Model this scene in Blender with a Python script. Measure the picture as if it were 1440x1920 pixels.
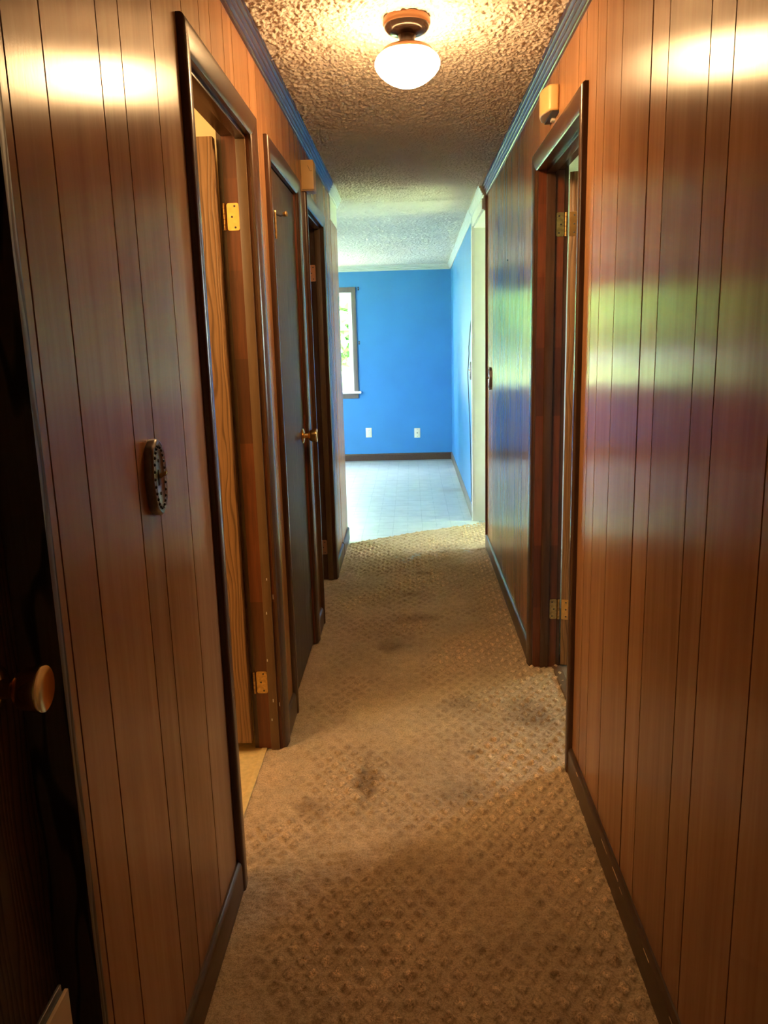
import bpy, bmesh, math, random
import numpy as np
from mathutils import Vector, Matrix

for o in list(bpy.data.objects):
    bpy.data.objects.remove(o)
SC = bpy.context.scene
COL = SC.collection
random.seed(7)
RNG = np.random.default_rng(11)

# ------------------------------------------------------------------ camera, world, exposure
def camera():
    p, r, y = math.radians(12.085), math.radians(-1.5314), math.radians(-2.1242)
    F = Vector((math.sin(y)*math.cos(p), math.cos(y)*math.cos(p), -math.sin(p)))
    rt = Vector((math.cos(y), -math.sin(y), 0)); up = rt.cross(F)
    r2 = math.cos(r)*rt + math.sin(r)*up
    u2 = -math.sin(r)*rt + math.cos(r)*up
    cd = bpy.data.cameras.new('camera'); c = bpy.data.objects.new('camera', cd); COL.objects.link(c)
    m = Matrix((r2, u2, -F)).transposed().to_4x4(); m.translation = Vector((0, 0, 1.4))
    c.matrix_world = m
    cd.sensor_fit = 'HORIZONTAL'; cd.sensor_width = 36; cd.lens = 36*1509.2/1440
    cd.clip_start = 0.02
    SC.camera = c
camera()

SKY = 27.0
w = bpy.data.worlds.new('overcast_sky'); SC.world = w; w.use_nodes = True
bg = w.node_tree.nodes['Background']
bg.inputs['Color'].default_value = (0.86, 0.95, 1.0, 1); bg.inputs['Strength'].default_value = SKY

def lamp(name, kind, loc, energy, color, **kw):
    ld = bpy.data.lights.new(name, kind); ld.energy = energy; ld.color = color
    for k, v in kw.items():
        setattr(ld, k, v)
    o = bpy.data.objects.new(name, ld); COL.objects.link(o); o.location = loc
    return o
sun = lamp('sun', 'SUN', (0, 0, 20), 75.0, (1, 0.96, 0.86), angle=0.05)
sun.rotation_euler = (math.radians(38), 0, 0)      # high sun from behind the camera's side of the house, lights the trees
def portal(name, loc, rot, sx, sy):
    o = lamp(name, 'AREA', loc, 1.0, (1, 1, 1), shape='RECTANGLE', size=sx, size_y=sy)
    o.data.cycles.is_portal = True
    o.rotation_euler = rot
H = math.pi/2
portal('daylight_back_window', (-1.10, 9.70, 1.38), (-H, 0, 0), 1.0, 1.2)
portal('daylight_side_window', (-3.36, 7.3, 1.45), (0, -H, 0), 1.3, 2.0)
portal('daylight_entry_door', (1.68, 5.77, 1.15), (0, H, 0), 2.0, 0.8)
portal('daylight_bedroom_window', (2.68, 4.2, 1.5), (0, H, 0), 0.8, 0.8)
lamp('bathroom_bulb', 'POINT', (-1.30, 1.75, 2.10), 22, (1.0, 0.66, 0.30), shadow_soft_size=0.16)

LAMP_L = 53.0
LAMP_C = (1.0, 0.60, 0.26)

vs = SC.view_settings
vs.view_transform = 'Standard'; vs.look = 'None'; vs.gamma = 1.0; vs.use_curve_mapping = False
vs.exposure = 1.3

# ------------------------------------------------------------------ dimensions
XL, XR = -0.474, 0.501           # faces of the hall panelling
WT = 0.10                        # wall thickness
WTL = 0.085                      # the left wall is thinner
CEIL = 2.326
YE_L, YE_R = 5.64, 5.35          # where the hall walls end
YB = 9.52                        # back wall of the far room
XB = 0.475                       # blue right wall
def ceil_z(y):
    return CEIL if y < 5.4 else CEIL - 0.106*(y-5.4)/(YB-5.4)

# ------------------------------------------------------------------ materials
class NT:
    def __init__(s, name):
        s.m = bpy.data.materials.new(name); s.m.use_nodes = True
        s.t = s.m.node_tree; s.n = s.t.nodes; s.b = s.n['Principled BSDF']
    def new(s, typ, **kw):
        x = s.n.new(typ)
        for k, v in kw.items():
            if k.startswith('i_'):
                x.inputs[k[2:].replace('_', ' ')].default_value = v
            else:
                setattr(x, k, v)
        return x
    def link(s, a, b): s.t.links.new(a, b)
    def coord(s, kind='Object', scale=(1, 1, 1), rnd=False):
        tc = s.new('ShaderNodeTexCoord')
        mp = s.new('ShaderNodeMapping'); mp.inputs['Scale'].default_value = scale
        src = tc.outputs[kind]
        if rnd:
            oi = s.new('ShaderNodeObjectInfo')
            mu = s.new('ShaderNodeMath', operation='MULTIPLY'); mu.inputs[1].default_value = 37.0
            s.link(oi.outputs['Random'], mu.inputs[0])
            ad = s.new('ShaderNodeVectorMath', operation='ADD')
            s.link(src, ad.inputs[0]); s.link(mu.outputs[0], ad.inputs[1]); src = ad.outputs[0]
        s.link(src, mp.inputs['Vector'])
        return mp.outputs['Vector']
    def noise(s, vec, scale, detail=3, rough=0.5, dist=0.0):
        x = s.new('ShaderNodeTexNoise'); x.inputs['Scale'].default_value = scale
        x.inputs['Detail'].default_value = detail; x.inputs['Roughness'].default_value = rough
        x.inputs['Distortion'].default_value = dist
        s.link(vec, x.inputs['Vector']); return x.outputs['Fac']
    def ramp(s, fac, stops):
        x = s.new('ShaderNodeValToRGB'); e = x.color_ramp.elements
        while len(e) < len(stops): e.new(0.5)
        for el, (p, c) in zip(e, stops):
            el.position = p; el.color = (*c, 1)
        s.link(fac, x.inputs['Fac']); return x.outputs['Color']
    def mix(s, fac, a, b, mode='MIX'):
        x = s.new('ShaderNodeMix', data_type='RGBA', blend_type=mode)
        for sock, v in ((x.inputs[0], fac), (x.inputs[6], a), (x.inputs[7], b)):
            if isinstance(v, (int, float)): sock.default_value = v
            elif isinstance(v, tuple): sock.default_value = (*v, 1)
            else: s.link(v, sock)
        return x.outputs[2]
    def math(s, op, a, b=None):
        x = s.new('ShaderNodeMath', operation=op)
        for i, v in enumerate((a, b)):
            if v is None: continue
            if isinstance(v, (int, float)): x.inputs[i].default_value = v
            else: s.link(v, x.inputs[i])
        return x.outputs[0]
    def bump(s, h, strength, dist=0.002):
        x = s.new('ShaderNodeBump'); x.inputs['Strength'].default_value = strength
        x.inputs['Distance'].default_value = dist
        s.link(h, x.inputs['Height']); s.link(x.outputs['Normal'], s.b.inputs['Normal'])
    def set(s, color=None, rough=None, metal=None, spec=None, ior=None, aniso=None):
        for k, v in (('Base Color', color), ('Roughness', rough), ('Metallic', metal), ('Specular IOR Level', spec), ('IOR', ior), ('Anisotropic', aniso)):
            if v is None: continue
            if isinstance(v, tuple): s.b.inputs[k].default_value = (*v, 1)
            elif isinstance(v, (int, float)): s.b.inputs[k].default_value = v
            else: s.link(v, s.b.inputs[k])
        return s
M = {}
def plain(name, color, rough=0.6, metal=0.0, var=0.06, scale=9.0, bump=0.0, bscale=60.0):
    t = NT(name)
    v = t.coord()
    n = t.noise(v, scale, 3)
    dark = tuple(c*(1-var) for c in color); lite = tuple(min(1, c*(1+var)) for c in color)
    t.set(t.ramp(n, [(0.3, dark), (0.7, lite)]), rough, metal)
    if bump: t.bump(t.noise(v, bscale, 4), bump)
    M[name] = t.m; return t

def wood_panel():
    t = NT('walnut_panelling')
    v = t.coord(scale=(1, 22, 1.1), rnd=True)
    streak = t.noise(v, 2.2, 5, 0.55, 0.6)
    v2 = t.coord(scale=(1, 7, 0.55), rnd=True)
    broad = t.noise(v2, 1.6, 2, 0.5, 0.8)
    c = t.ramp(streak, [(0.25, (0.350, 0.165, 0.070)), (0.55, (0.405, 0.198, 0.088)), (0.8, (0.450, 0.225, 0.104))])
    c2 = t.ramp(broad, [(0.35, (0.76, 0.70, 0.66)), (0.62, (1.0, 1.0, 1.0))])
    c = t.mix(0.8, c, c2, 'MULTIPLY')
    oi = t.new('ShaderNodeObjectInfo')
    hs = t.new('ShaderNodeHueSaturation')
    t.link(c, hs.inputs['Color'])
    t.link(t.math('ADD', t.math('MULTIPLY', oi.outputs['Random'], 0.24), 0.88), hs.inputs['Value'])
    t.set(hs.outputs['Color'], 0.228, spec=0.27, aniso=0.70)
    tv = t.new('ShaderNodeCombineXYZ'); tv.inputs[1].default_value = 1.0
    t.link(tv.outputs[0], t.b.inputs['Tangent'])
    v3 = t.coord(scale=(1, 60, 14), rnd=True)
    t.bump(t.noise(v3, 3.0, 3), 0.10, 0.0012)
    M['panel'] = t.m
wood_panel()

def wood_trim(name, a, b, rough, scale=(14, 14, 1.2), spec=0.5):
    t = NT(name)
    v = t.coord(scale=scale, rnd=True)
    n = t.noise(v, 4.0, 5, 0.6, 0.5)
    t.set(t.ramp(n, [(0.3, a), (0.7, b)]), rough, spec=spec)
    t.bump(n, 0.06, 0.001)
    M[name] = t.m
wood_trim('dark_casing', (0.050, 0.022, 0.012), (0.090, 0.042, 0.022), 0.27)
wood_trim('dark_crown', (0.045, 0.022, 0.014), (0.080, 0.042, 0.028), 0.30, (14, 1.2, 14))
wood_trim('dark_base', (0.050, 0.026, 0.014), (0.085, 0.045, 0.026), 0.34, (14, 1.2, 14))
wood_trim('stop_wood', (0.11, 0.060, 0.026), (0.155, 0.088, 0.040), 0.45)
wood_trim('taupe_trim', (0.115, 0.095, 0.082), (0.150, 0.125, 0.110), 0.45)

def jamb_wood():
    t = NT('red_jamb')
    v = t.coord(scale=(30, 30, 2.0), rnd=True)
    n = t.noise(v, 3.0, 5, 0.6, 0.4)
    c = t.ramp(n, [(0.3, (0.095, 0.024, 0.009)), (0.7, (0.170, 0.050, 0.017))])
    # finger-jointed lengths of different tone
    tc = t.new('ShaderNodeTexCoord'); sp = t.new('ShaderNodeSeparateXYZ'); t.link(tc.outputs['Object'], sp.inputs[0])
    cell = t.math('FLOOR', t.math('MULTIPLY', sp.outputs['Z'], 3.7))
    wn = t.new('ShaderNodeTexWhiteNoise', noise_dimensions='1D'); t.link(cell, wn.inputs['W'])
    g = t.ramp(wn.outputs['Value'], [(0.0, (0.60, 0.60, 0.60)), (1.0, (1.15, 1.1, 1.05))])
    t.set(t.mix(1.0, c, g, 'MULTIPLY'), 0.33)
    M['jamb'] = t.m
jamb_wood()

def door_wood(name, a, b, rough, dirn):
    t = NT(name)
    tc = t.new('ShaderNodeTexCoord')
    mp = t.new('ShaderNodeMapping'); mp.inputs['Scale'].default_value = (1, 1, 0.16)
    t.link(tc.outputs['Object'], mp.inputs['Vector'])
    wv = t.new('ShaderNodeTexWave', wave_type='BANDS', bands_direction=dirn)
    wv.inputs['Scale'].default_value = 24; wv.inputs['Distortion'].default_value = 15.0
    wv.inputs['Detail'].default_value = 1.0; wv.inputs['Detail Scale'].default_value = 0.75
    t.link(mp.outputs[0], wv.inputs['Vector'])
    fine = t.noise(t.coord(scale=(40, 40, 1.2)), 5, 4, 0.6)
    c = t.ramp(wv.outputs['Fac'], [(0.02, a), (0.22, b), (1.0, b)])
    c = t.mix(0.5, c, t.ramp(fine, [(0.35, (0.62, 0.60, 0.58)), (0.65, (1.1, 1.1, 1.1))]), 'MULTIPLY')
    t.set(c, rough, spec=0.45)
    t.bump(wv.outputs['Fac'], 0.35, 0.0015)
    M[name] = t.m
door_wood('door_wood_lit', (0.150, 0.080, 0.034), (0.290, 0.160, 0.070), 0.42, 'X')  # lit copy of the door wood: warm lamplight put into the colour
door_wood('door_wood_shaded', (0.018, 0.012, 0.009), (0.112, 0.076, 0.056), 0.50, 'Y')  # same door wood, darkened in colour for doors standing in shade

def carpet(name, base, stains):
    t = NT(name)
    v = t.coord()
    big = t.noise(v, 2.3, 4, 0.6)
    mid = t.noise(v, 26.0, 3, 0.6)
    fine = t.noise(v, 210.0, 3, 0.75)
    d = tuple(c*0.72 for c in base); l = tuple(c*1.16 for c in base)
    c = t.ramp(big, [(0.30, d), (0.62, base), (0.85, l)])
    c = t.mix(0.55, c, t.ramp(mid, [(0.3, (0.72, 0.70, 0.66)), (0.7, (1.12, 1.12, 1.12))]), 'MULTIPLY')
    c = t.mix(0.75, c, t.ramp(fine, [(0.30, (0.40, 0.37, 0.34)), (0.58, (1.15, 1.15, 1.15))]), 'MULTIPLY')
    tc = t.new('ShaderNodeTexCoord')
    warp = t.new('ShaderNodeTexNoise'); warp.inputs['Scale'].default_value = 9; warp.inputs['Detail'].default_value = 3
    t.link(tc.outputs['Object'], warp.inputs['Vector'])
    ws = t.new('ShaderNodeVectorMath', operation='SCALE'); ws.inputs['Scale'].default_value = 0.13
    t.link(warp.outputs['Color'], ws.inputs[0])
    wa = t.new('ShaderNodeVectorMath', operation='ADD'); t.link(tc.outputs['Object'], wa.inputs[0]); t.link(ws.outputs[0], wa.inputs[1])
    for (x, y, rx, ry, k) in stains:
        mp = t.new('ShaderNodeMapping', vector_type='TEXTURE')
        mp.inputs['Location'].default_value = (x+0.065, y+0.065, 0.065); mp.inputs['Scale'].default_value = (rx, ry, 10)
        t.link(wa.outputs[0], mp.inputs['Vector'])
        ln = t.new('ShaderNodeVectorMath', operation='LENGTH'); t.link(mp.outputs[0], ln.inputs[0])
        f = t.ramp(ln.outputs['Value'], [(0.25, (k, k, k)), (1.0, (0, 0, 0))])
        c = t.mix(f, c, t.mix(1.0, c, (0.42, 0.38, 0.34), 'MULTIPLY'))
    at = t.new('ShaderNodeAttribute', attribute_name='tuft')
    fleck = t.noise(v, 230.0, 2, 0.6)
    cut = t.ramp(fleck, [(0.36, (0.50, 0.47, 0.44)), (0.48, (1.05, 1.05, 1.05)), (0.66, (1.40, 1.42, 1.44))])     # cut pile: dark flecks among light tips
    c = t.mix(t.math('MULTIPLY', at.outputs['Fac'], 0.85), c, t.mix(1.0, c, cut, 'MULTIPLY'))
    c = t.mix(1.0, c, t.ramp(at.outputs['Fac'], [(0.0, (1, 1, 1)), (0.28, (0.75, 0.73, 0.71)), (0.5, (1.05, 1.05, 1.05)), (1.0, (1.38, 1.38, 1.38))]), 'MULTIPLY')  # tuft pattern; its dark ring paints shade into the pits around each tuft
    t.set(c, 0.95, spec=0.1)
    t.bump(t.noise(v, 420.0, 3, 0.7), 0.9, 0.004)
    t.b.inputs['Sheen Weight'].default_value = 0.15
    M[name] = t.m
carpet('hall_carpet', (0.650, 0.475, 0.300), [(-0.111, 3.55, 0.10, 0.10, 0.75), (0.02, 3.95, 0.16, 0.10, 0.55), (0.184, 2.93, 0.13, 0.12, 0.6),
    (-0.17, 2.35, 0.035, 0.20, 0.85), (-0.33, 2.22, 0.07, 0.10, 0.6), (0.43, 2.85, 0.12, 0.16, 0.65), (0.20, 2.55, 0.03, 0.03, 0.9),
    (-0.16, 1.70, 0.16, 0.16, 0.25), (0.06, 4.75, 0.10, 0.05, 0.6), (-0.02, 2.0, 0.14, 0.10, 0.35), (-0.02, 4.35, 0.09, 0.06, 0.5), (0.14, 2.30, 0.14, 0.10, 0.4)])
carpet('bedroom_carpet', (0.40, 0.34, 0.27), [])

def ceiling_mat():
    t = NT('textured_ceiling')
    v = t.coord()
    n = t.noise(v, 1.2, 3)
    c = t.ramp(n, [(0.35, (0.60, 0.53, 0.46)), (0.65, (0.68, 0.61, 0.54))])
    # water stains
    tc = t.new('ShaderNodeTexCoord')
    warp = t.new('ShaderNodeTexNoise'); warp.inputs['Scale'].default_value = 7; t.link(tc.outputs['Object'], warp.inputs['Vector'])
    ws = t.new('ShaderNodeVectorMath', operation='SCALE'); ws.inputs['Scale'].default_value = 0.16; t.link(warp.outputs['Color'], ws.inputs[0])
    wa = t.new('ShaderNodeVectorMath', operation='ADD'); t.link(tc.outputs['Object'], wa.inputs[0]); t.link(ws.outputs[0], wa.inputs[1])
    for (x, y, rx, ry, k) in [(-0.06, 5.35, 0.09, 0.07, 0.6), (0.22, 5.75, 0.16, 0.09, 0.25)]:
        mp = t.new('ShaderNodeMapping', vector_type='TEXTURE')
        mp.inputs['Location'].default_value = (x+0.08, y+0.08, CEIL+0.08); mp.inputs['Scale'].default_value = (rx, ry, 5)
        t.link(wa.outputs[0], mp.inputs['Vector'])
        ln = t.new('ShaderNodeVectorMath', operation='LENGTH'); t.link(mp.outputs[0], ln.inputs[0])
        c = t.mix(t.ramp(ln.outputs['Value'], [(0.2, (k, k, k)), (1.0, (0, 0, 0))]), c, (0.20, 0.15, 0.11))
    t.set(c, 0.85, spec=0.2)
    t.bump(t.noise(v, 95.0, 4, 0.6), 0.8, 0.008)
    M['ceiling'] = t.m
ceiling_mat()

plain('blue_paint', (0.037, 0.198, 0.470), 0.42, var=0.05, scale=3, bump=0.04, bscale=140)
plain('white_paint', (0.60, 0.60, 0.57), 0.4, var=0.03)
plain('cream_wall', (0.66, 0.52, 0.28), 0.5, var=0.03)
plain('grey_wall', (0.55, 0.55, 0.50), 0.6, var=0.03)
plain('groove_dark', (0.018, 0.009, 0.006), 0.7)
plain('black_gap', (0.006, 0.005, 0.005), 0.8)
plain('bath_vinyl', (0.62, 0.47, 0.22), 0.4, var=0.12, scale=60)
plain('cream_plastic', (0.62, 0.40, 0.16), 0.4, var=0.03)
plain('ivory_plastic', (0.66, 0.62, 0.47), 0.35, var=0.02)
plain('slot_dark', (0.03, 0.028, 0.025), 0.5)
plain('brass', (0.78, 0.52, 0.20), 0.24, 1.0, var=0.12, scale=60)
plain('knob_brass', (0.55, 0.34, 0.13), 0.18, 1.0, var=0.1, scale=60)
plain('aged_brass', (0.52, 0.34, 0.13), 0.36, 1.0, var=0.3, scale=80)
plain('copper_hinge', (0.55, 0.25, 0.13), 0.4, 0.7, var=0.1)
plain('pewter', (0.22, 0.20, 0.20), 0.38, 0.85, var=0.12, scale=90)
plain('pewter_dark', (0.030, 0.026, 0.026), 0.5, 0.5)
plain('dark_bronze', (0.060, 0.038, 0.030), 0.22, 0.6, var=0.15, scale=40)
plain('brown_bronze', (0.25, 0.12, 0.055), 0.38, 0.6, var=0.1)
plain('kick_plate', (0.50, 0.35, 0.20), 0.5, var=0.08)
plain('window_white', (0.78, 0.82, 0.84), 0.35, var=0.02)
plain('black_cord', (0.012, 0.014, 0.018), 0.5)
plain('bark', (0.10, 0.07, 0.05), 0.9, var=0.3, scale=20, bump=0.6)
plain('lawn', (0.30, 0.42, 0.14), 0.9, var=0.2, scale=3)
plain('gravel', (0.62, 0.60, 0.55), 0.9, var=0.1, scale=14)
plain('siding', (0.62, 0.62, 0.60), 0.7, var=0.04)

def leaf_mat():
    t = NT('leaf')
    oi = t.new('ShaderNodeNewGeometry')
    c = t.ramp(oi.outputs['Random Per Island'], [(0.0, (0.12, 0.28, 0.07)), (0.6, (0.22, 0.43, 0.12)), (1.0, (0.34, 0.54, 0.20))])
    t.set(c, 0.5)
    tr = t.new('ShaderNodeBsdfTranslucent'); t.link(c, tr.inputs['Color'])
    mx = t.new('ShaderNodeMixShader'); mx.inputs[0].default_value = 0.45
    t.link(t.b.outputs[0], mx.inputs[1]); t.link(tr.outputs[0], mx.inputs[2])
    t.link(mx.outputs[0], t.n['Material Output'].inputs['Surface'])
    M['leaf'] = t.m
leaf_mat()
def glass_mat():
    t = NT('window_glass')
    tr = t.new('ShaderNodeBsdfTransparent'); tr.inputs['Color'].default_value = (0.96, 0.98, 0.98, 1)
    gl = t.new('ShaderNodeBsdfGlossy'); gl.inputs['Roughness'].default_value = 0.02
    mx = t.new('ShaderNodeMixShader'); mx.inputs[0].default_value = 0.05
    t.link(tr.outputs[0], mx.inputs[1]); t.link(gl.outputs[0], mx.inputs[2])
    t.link(mx.outputs[0], t.n['Material Output'].inputs['Surface'])
    M['glass'] = t.m
glass_mat()
def globe_mat():
    t = NT('lit_opal_glass')
    t.set((0.9, 0.85, 0.75), 0.2)
    t.b.inputs['Emission Color'].default_value = (*LAMP_C, 1)
    t.b.inputs['Emission Strength'].default_value = LAMP_L
    M['globe'] = t.m
globe_mat()
def vinyl_mat():
    t = NT('vinyl_tile')
    tc = t.new('ShaderNodeTexCoord'); sp = t.new('ShaderNodeSeparateXYZ'); t.link(tc.outputs['Object'], sp.inputs[0])
    ax = t.math('ABSOLUTE', sp.outputs['X']); ay = t.math('ABSOLUTE', sp.outputs['Y'])
    l1 = t.math('MULTIPLY', t.math('LESS_THAN', ax, 0.0022), t.math('LESS_THAN', ay, 0.075))
    l2 = t.math('MULTIPLY', t.math('LESS_THAN', ay, 0.0055), t.math('LESS_THAN', ax, 0.040))
    d = t.math('LESS_THAN', t.math('ADD', ax, ay), 0.016)
    mark = t.math('MAXIMUM', t.math('MAXIMUM', l1, l2), d)
    n = t.noise(t.coord('Object', rnd=True), 9, 4)
    c = t.ramp(n, [(0.3, (0.43, 0.46, 0.46)), (0.7, (0.52, 0.55, 0.55))])
    c = t.mix(t.math('MULTIPLY', mark, 0.55), c, (0.25, 0.31, 0.33))
    # worn brown dirt patch near the right wall
    tc2 = t.new('ShaderNodeNewGeometry')
    warp = t.new('ShaderNodeTexNoise'); warp.inputs['Scale'].default_value = 6; t.link(tc2.outputs['Position'], warp.inputs['Vector'])
    ws = t.new('ShaderNodeVectorMath', operation='SCALE'); ws.inputs['Scale'].default_value = 0.3; t.link(warp.outputs['Color'], ws.inputs[0])
    wa = t.new('ShaderNodeVectorMath', operation='ADD'); t.link(tc2.outputs['Position'], wa.inputs[0]); t.link(ws.outputs[0], wa.inputs[1])
    for (x, y, rx, ry, k) in [(0.36, 7.5, 0.16, 0.22, 0.55), (0.02, 7.5, 0.2, 0.06, 0.3)]:
        mp = t.new('ShaderNodeMapping', vector_type='TEXTURE')
        mp.inputs['Location'].default_value = (x+0.15, y+0.15, 0.15); mp.inputs['Scale'].default_value = (rx, ry, 5)
        t.link(wa.outputs[0], mp.inputs['Vector'])
        ln = t.new('ShaderNodeVectorMath', operation='LENGTH'); t.link(mp.outputs[0], ln.inputs[0])
        c = t.mix(t.ramp(ln.outputs['Value'], [(0.2, (k, k, k)), (1.0, (0, 0, 0))]), c, (0.30, 0.25, 0.20))
    t.set(c, 0.30)
    M['vinyl'] = t.m
vinyl_mat()
plain('vinyl_seam', (0.30, 0.34, 0.36), 0.5)

# ------------------------------------------------------------------ mesh helpers
def link(o, parent=None):
    COL.objects.link(o)
    if parent is not None: o.parent = parent
    return o
def from_bm(name, bm, mats, parent=None, smooth=None):
    me = bpy.data.meshes.new(name)
    bmesh.ops.recalc_face_normals(bm, faces=bm.faces[:])
    bm.to_mesh(me); bm.free()
    for m in (mats if isinstance(mats, (list, tuple)) else [mats]):
        me.materials.append(M[m])
    if smooth is not None:
        me.polygons.foreach_set('use_smooth', [True]*len(me.polygons))
        me.set_sharp_from_angle(angle=math.radians(smooth))
    return link(bpy.data.objects.new(name, me), parent)
def tag(o, label=None, cat=None, group=None, kind=None):
    for k, v in (('label', label), ('category', cat), ('group', group), ('kind', kind)):
        if v: o[k] = v
    return o
def empty(name, loc=(0, 0, 0), parent=None):
    o = bpy.data.objects.new(name, None); o.empty_display_size = 0.1; o.location = loc
    return link(o, parent)
def add_box(bm, x0, x1, y0, y1, z0, z1, mi=0):
    v = [bm.verts.new((x, y, z)) for x in (x0, x1) for y in (y0, y1) for z in (z0, z1)]
    fs = []
    for q in ((0, 1, 3, 2), (4, 6, 7, 5), (0, 4, 5, 1), (2, 3, 7, 6), (0, 2, 6, 4), (1, 5, 7, 3)):
        f = bm.faces.new([v[i] for i in q]); f.material_index = mi; fs.append(f)
    return fs
def box(name, b, mat, parent=None, bev=0.0, seg=2):
    bm = bmesh.new(); add_box(bm, *b)
    if bev:
        bmesh.ops.bevel(bm, geom=bm.edges[:], offset=bev, segments=seg, affect='EDGES', profile=0.6)
    return from_bm(name, bm, mat, parent, 35 if bev else None)
def prism(name, poly, axis, a, b, mat, parent=None, smooth=None):
    """poly: list of 2D points in the two other axes (in x,y,z order); extruded along axis from a to b"""
    bm = bmesh.new(); rings = []
    for t in (a, b):
        r = []
        for p in poly:
            c = list(p); c.insert(axis, t); r.append(bm.verts.new(c))
        rings.append(r)
    n = len(poly)
    for i in range(n):
        bm.faces.new((rings[0][i], rings[0][(i+1) % n], rings[1][(i+1) % n], rings[1][i]))
    bm.faces.new(rings[0]); bm.faces.new(rings[1][::-1])
    return from_bm(name, bm, mat, parent, smooth)
def lathe(name, prof, axis_o, axis_d, mat, parent=None, n=40, smooth=50):
    """prof: (distance along axis, radius)"""
    d = Vector(axis_d).normalized(); u = d.orthogonal().normalized(); v = d.cross(u)
    bm = bmesh.new(); rings = []
    for (a, r) in prof:
        c = Vector(axis_o) + d*a
        if r < 1e-6: rings.append([bm.verts.new(c)])
        else: rings.append([bm.verts.new(c + (u*math.cos(2*math.pi*k/n) + v*math.sin(2*math.pi*k/n))*r) for k in range(n)])
    for A, B in zip(rings, rings[1:]):
        for k in range(n):
            k2 = (k+1) % n
            if len(A) == 1 and len(B) == 1: continue
            if len(A) == 1: bm.faces.new((A[0], B[k], B[k2]))
            elif len(B) == 1: bm.faces.new((A[k], A[k2], B[0]))
            else: bm.faces.new((A[k], A[k2], B[k2], B[k]))
    for r, flip in ((rings[0], True), (rings[-1], False)):
        if len(r) > 1: bm.faces.new(r[::-1] if flip else r)
    return from_bm(name, bm, mat, parent, smooth)
def tube(name, pts, r, mat, parent=None, n=8):
    cu = bpy.data.curves.new(name, 'CURVE'); cu.dimensions = '3D'; cu.bevel_depth = r; cu.bevel_resolution = 2; cu.use_fill_caps = True
    s = cu.splines.new('POLY'); s.points.add(len(pts)-1)
    for p, q in zip(s.points, pts): p.co = (*q, 1)
    tmp = bpy.data.objects.new('tmp', cu); COL.objects.link(tmp)
    me = bpy.data.meshes.new_from_object(tmp.evaluated_get(bpy.context.evaluated_depsgraph_get()))
    bpy.data.objects.remove(tmp); me.name = name
    me.materials.clear(); me.materials.append(M[mat])
    me.polygons.foreach_set('use_smooth', [True]*len(me.polygons))
    return link(bpy.data.objects.new(name, me), parent)
def grid_object(name, X, Y, Z, mat, parent=None, flip=False):
    ny, nx = X.shape
    co = np.stack([X, Y, Z], -1).reshape(-1, 3).astype(np.float32)
    i = np.arange(ny*nx).reshape(ny, nx)
    q = np.stack([i[:-1, :-1], i[:-1, 1:], i[1:, 1:], i[1:, :-1]], -1).reshape(-1, 4)
    if flip: q = q[:, ::-1]
    me = bpy.data.meshes.new(name)
    me.vertices.add(len(co)); me.vertices.foreach_set('co', co.ravel())
    me.loops.add(q.size); me.loops.foreach_set('vertex_index', q.ravel().astype(np.int32))
    me.polygons.add(len(q)); me.polygons.foreach_set('loop_start', np.arange(0, q.size, 4, dtype=np.int32))
    me.polygons.foreach_set('use_smooth', np.ones(len(q), dtype=bool))
    me.update(calc_edges=True); me.materials.append(M[mat])
    return link(bpy.data.objects.new(name, me), parent)
def gnoise(shape, sig):
    """smooth random field, unit variance; sig in cells"""
    f = np.fft.rfft2(RNG.standard_normal(shape))
    ky = np.fft.fftfreq(shape[0])[:, None]; kx = np.fft.rfftfreq(shape[1])[None, :]
    f *= np.exp(-2*(math.pi*sig)**2*(kx**2+ky**2))
    a = np.fft.irfft2(f, shape); a -= a.mean(); return a/a.std()

# ------------------------------------------------------------------ setting: floors
def y_edge(x): return 5.795 + 0.604*x          # slanted carpet edge at the far room
def hall_floor():
    x = np.arange(-0.545, 0.625, 0.0042); ny = 1230
    y0 = 0.85
    t = np.linspace(0, 1, ny)[:, None]
    X = np.repeat(x[None, :], ny, 0); Y = y0 + t*(y_edge(X)-y0)
    px, py = 0.055, 0.080
    def lattice(ox, oy):
        u = ((X+ox+px/2) % px) - px/2; v = ((Y+oy+py/2) % py) - py/2
        return np.abs(u)/(px*0.30) + np.abs(v)/(py*0.30)
    d = np.minimum(lattice(0, 0), lattice(px/2, py/2))
    tuft = np.clip(1.15-d, 0, 1)
    tuft = tuft**0.6
    sh = X.shape
    wear = np.clip(0.55 + 0.35*gnoise(sh, 22) + 0.9*(X/0.48)**3 + 0.3*np.clip((1.9-Y)/0.4, 0, 1) - 0.45*np.exp(-((X+0.08)/0.25)**2-((Y-2.7)/0.8)**2), 0.10, 1.0)    # matted where people walk
    rough = gnoise(sh, 0.9)
    tm = tuft*wear
    Z = -0.005 + 0.0075*tm*(1+0.40*rough) + 0.0011*rough + 0.0016*gnoise(sh, 6)*(1.2-wear) + 0.002*gnoise(sh, 30)
    # a raised ruck beside the right wall and a crease in the middle
    Z += 0.004*np.exp(-((Y-1.555-0.02*np.sin(X*9))/0.018)**2)*np.clip((X-0.12)/0.2, 0, 1)
    Z -= 0.004*np.exp(-((X+0.165+0.03*(Y-2.35))/0.008)**2)*np.exp(-((Y-2.33)/0.2)**2)
    Z[-1, :] = -0.01
    o = grid_object('floor_hall', X, Y, Z, 'hall_carpet')
    at = o.data.attributes.new('tuft', 'FLOAT', 'POINT'); at.data.foreach_set('value', tm.ravel().astype(np.float32))
    tag(o, 'worn tan patterned carpet running down the hallway', 'floor', kind='structure')
    box('carpet_backing', (-0.545, 0.62, -0.85, 0.86, -0.05, -0.002), 'hall_carpet', o)
hall_floor()
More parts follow.
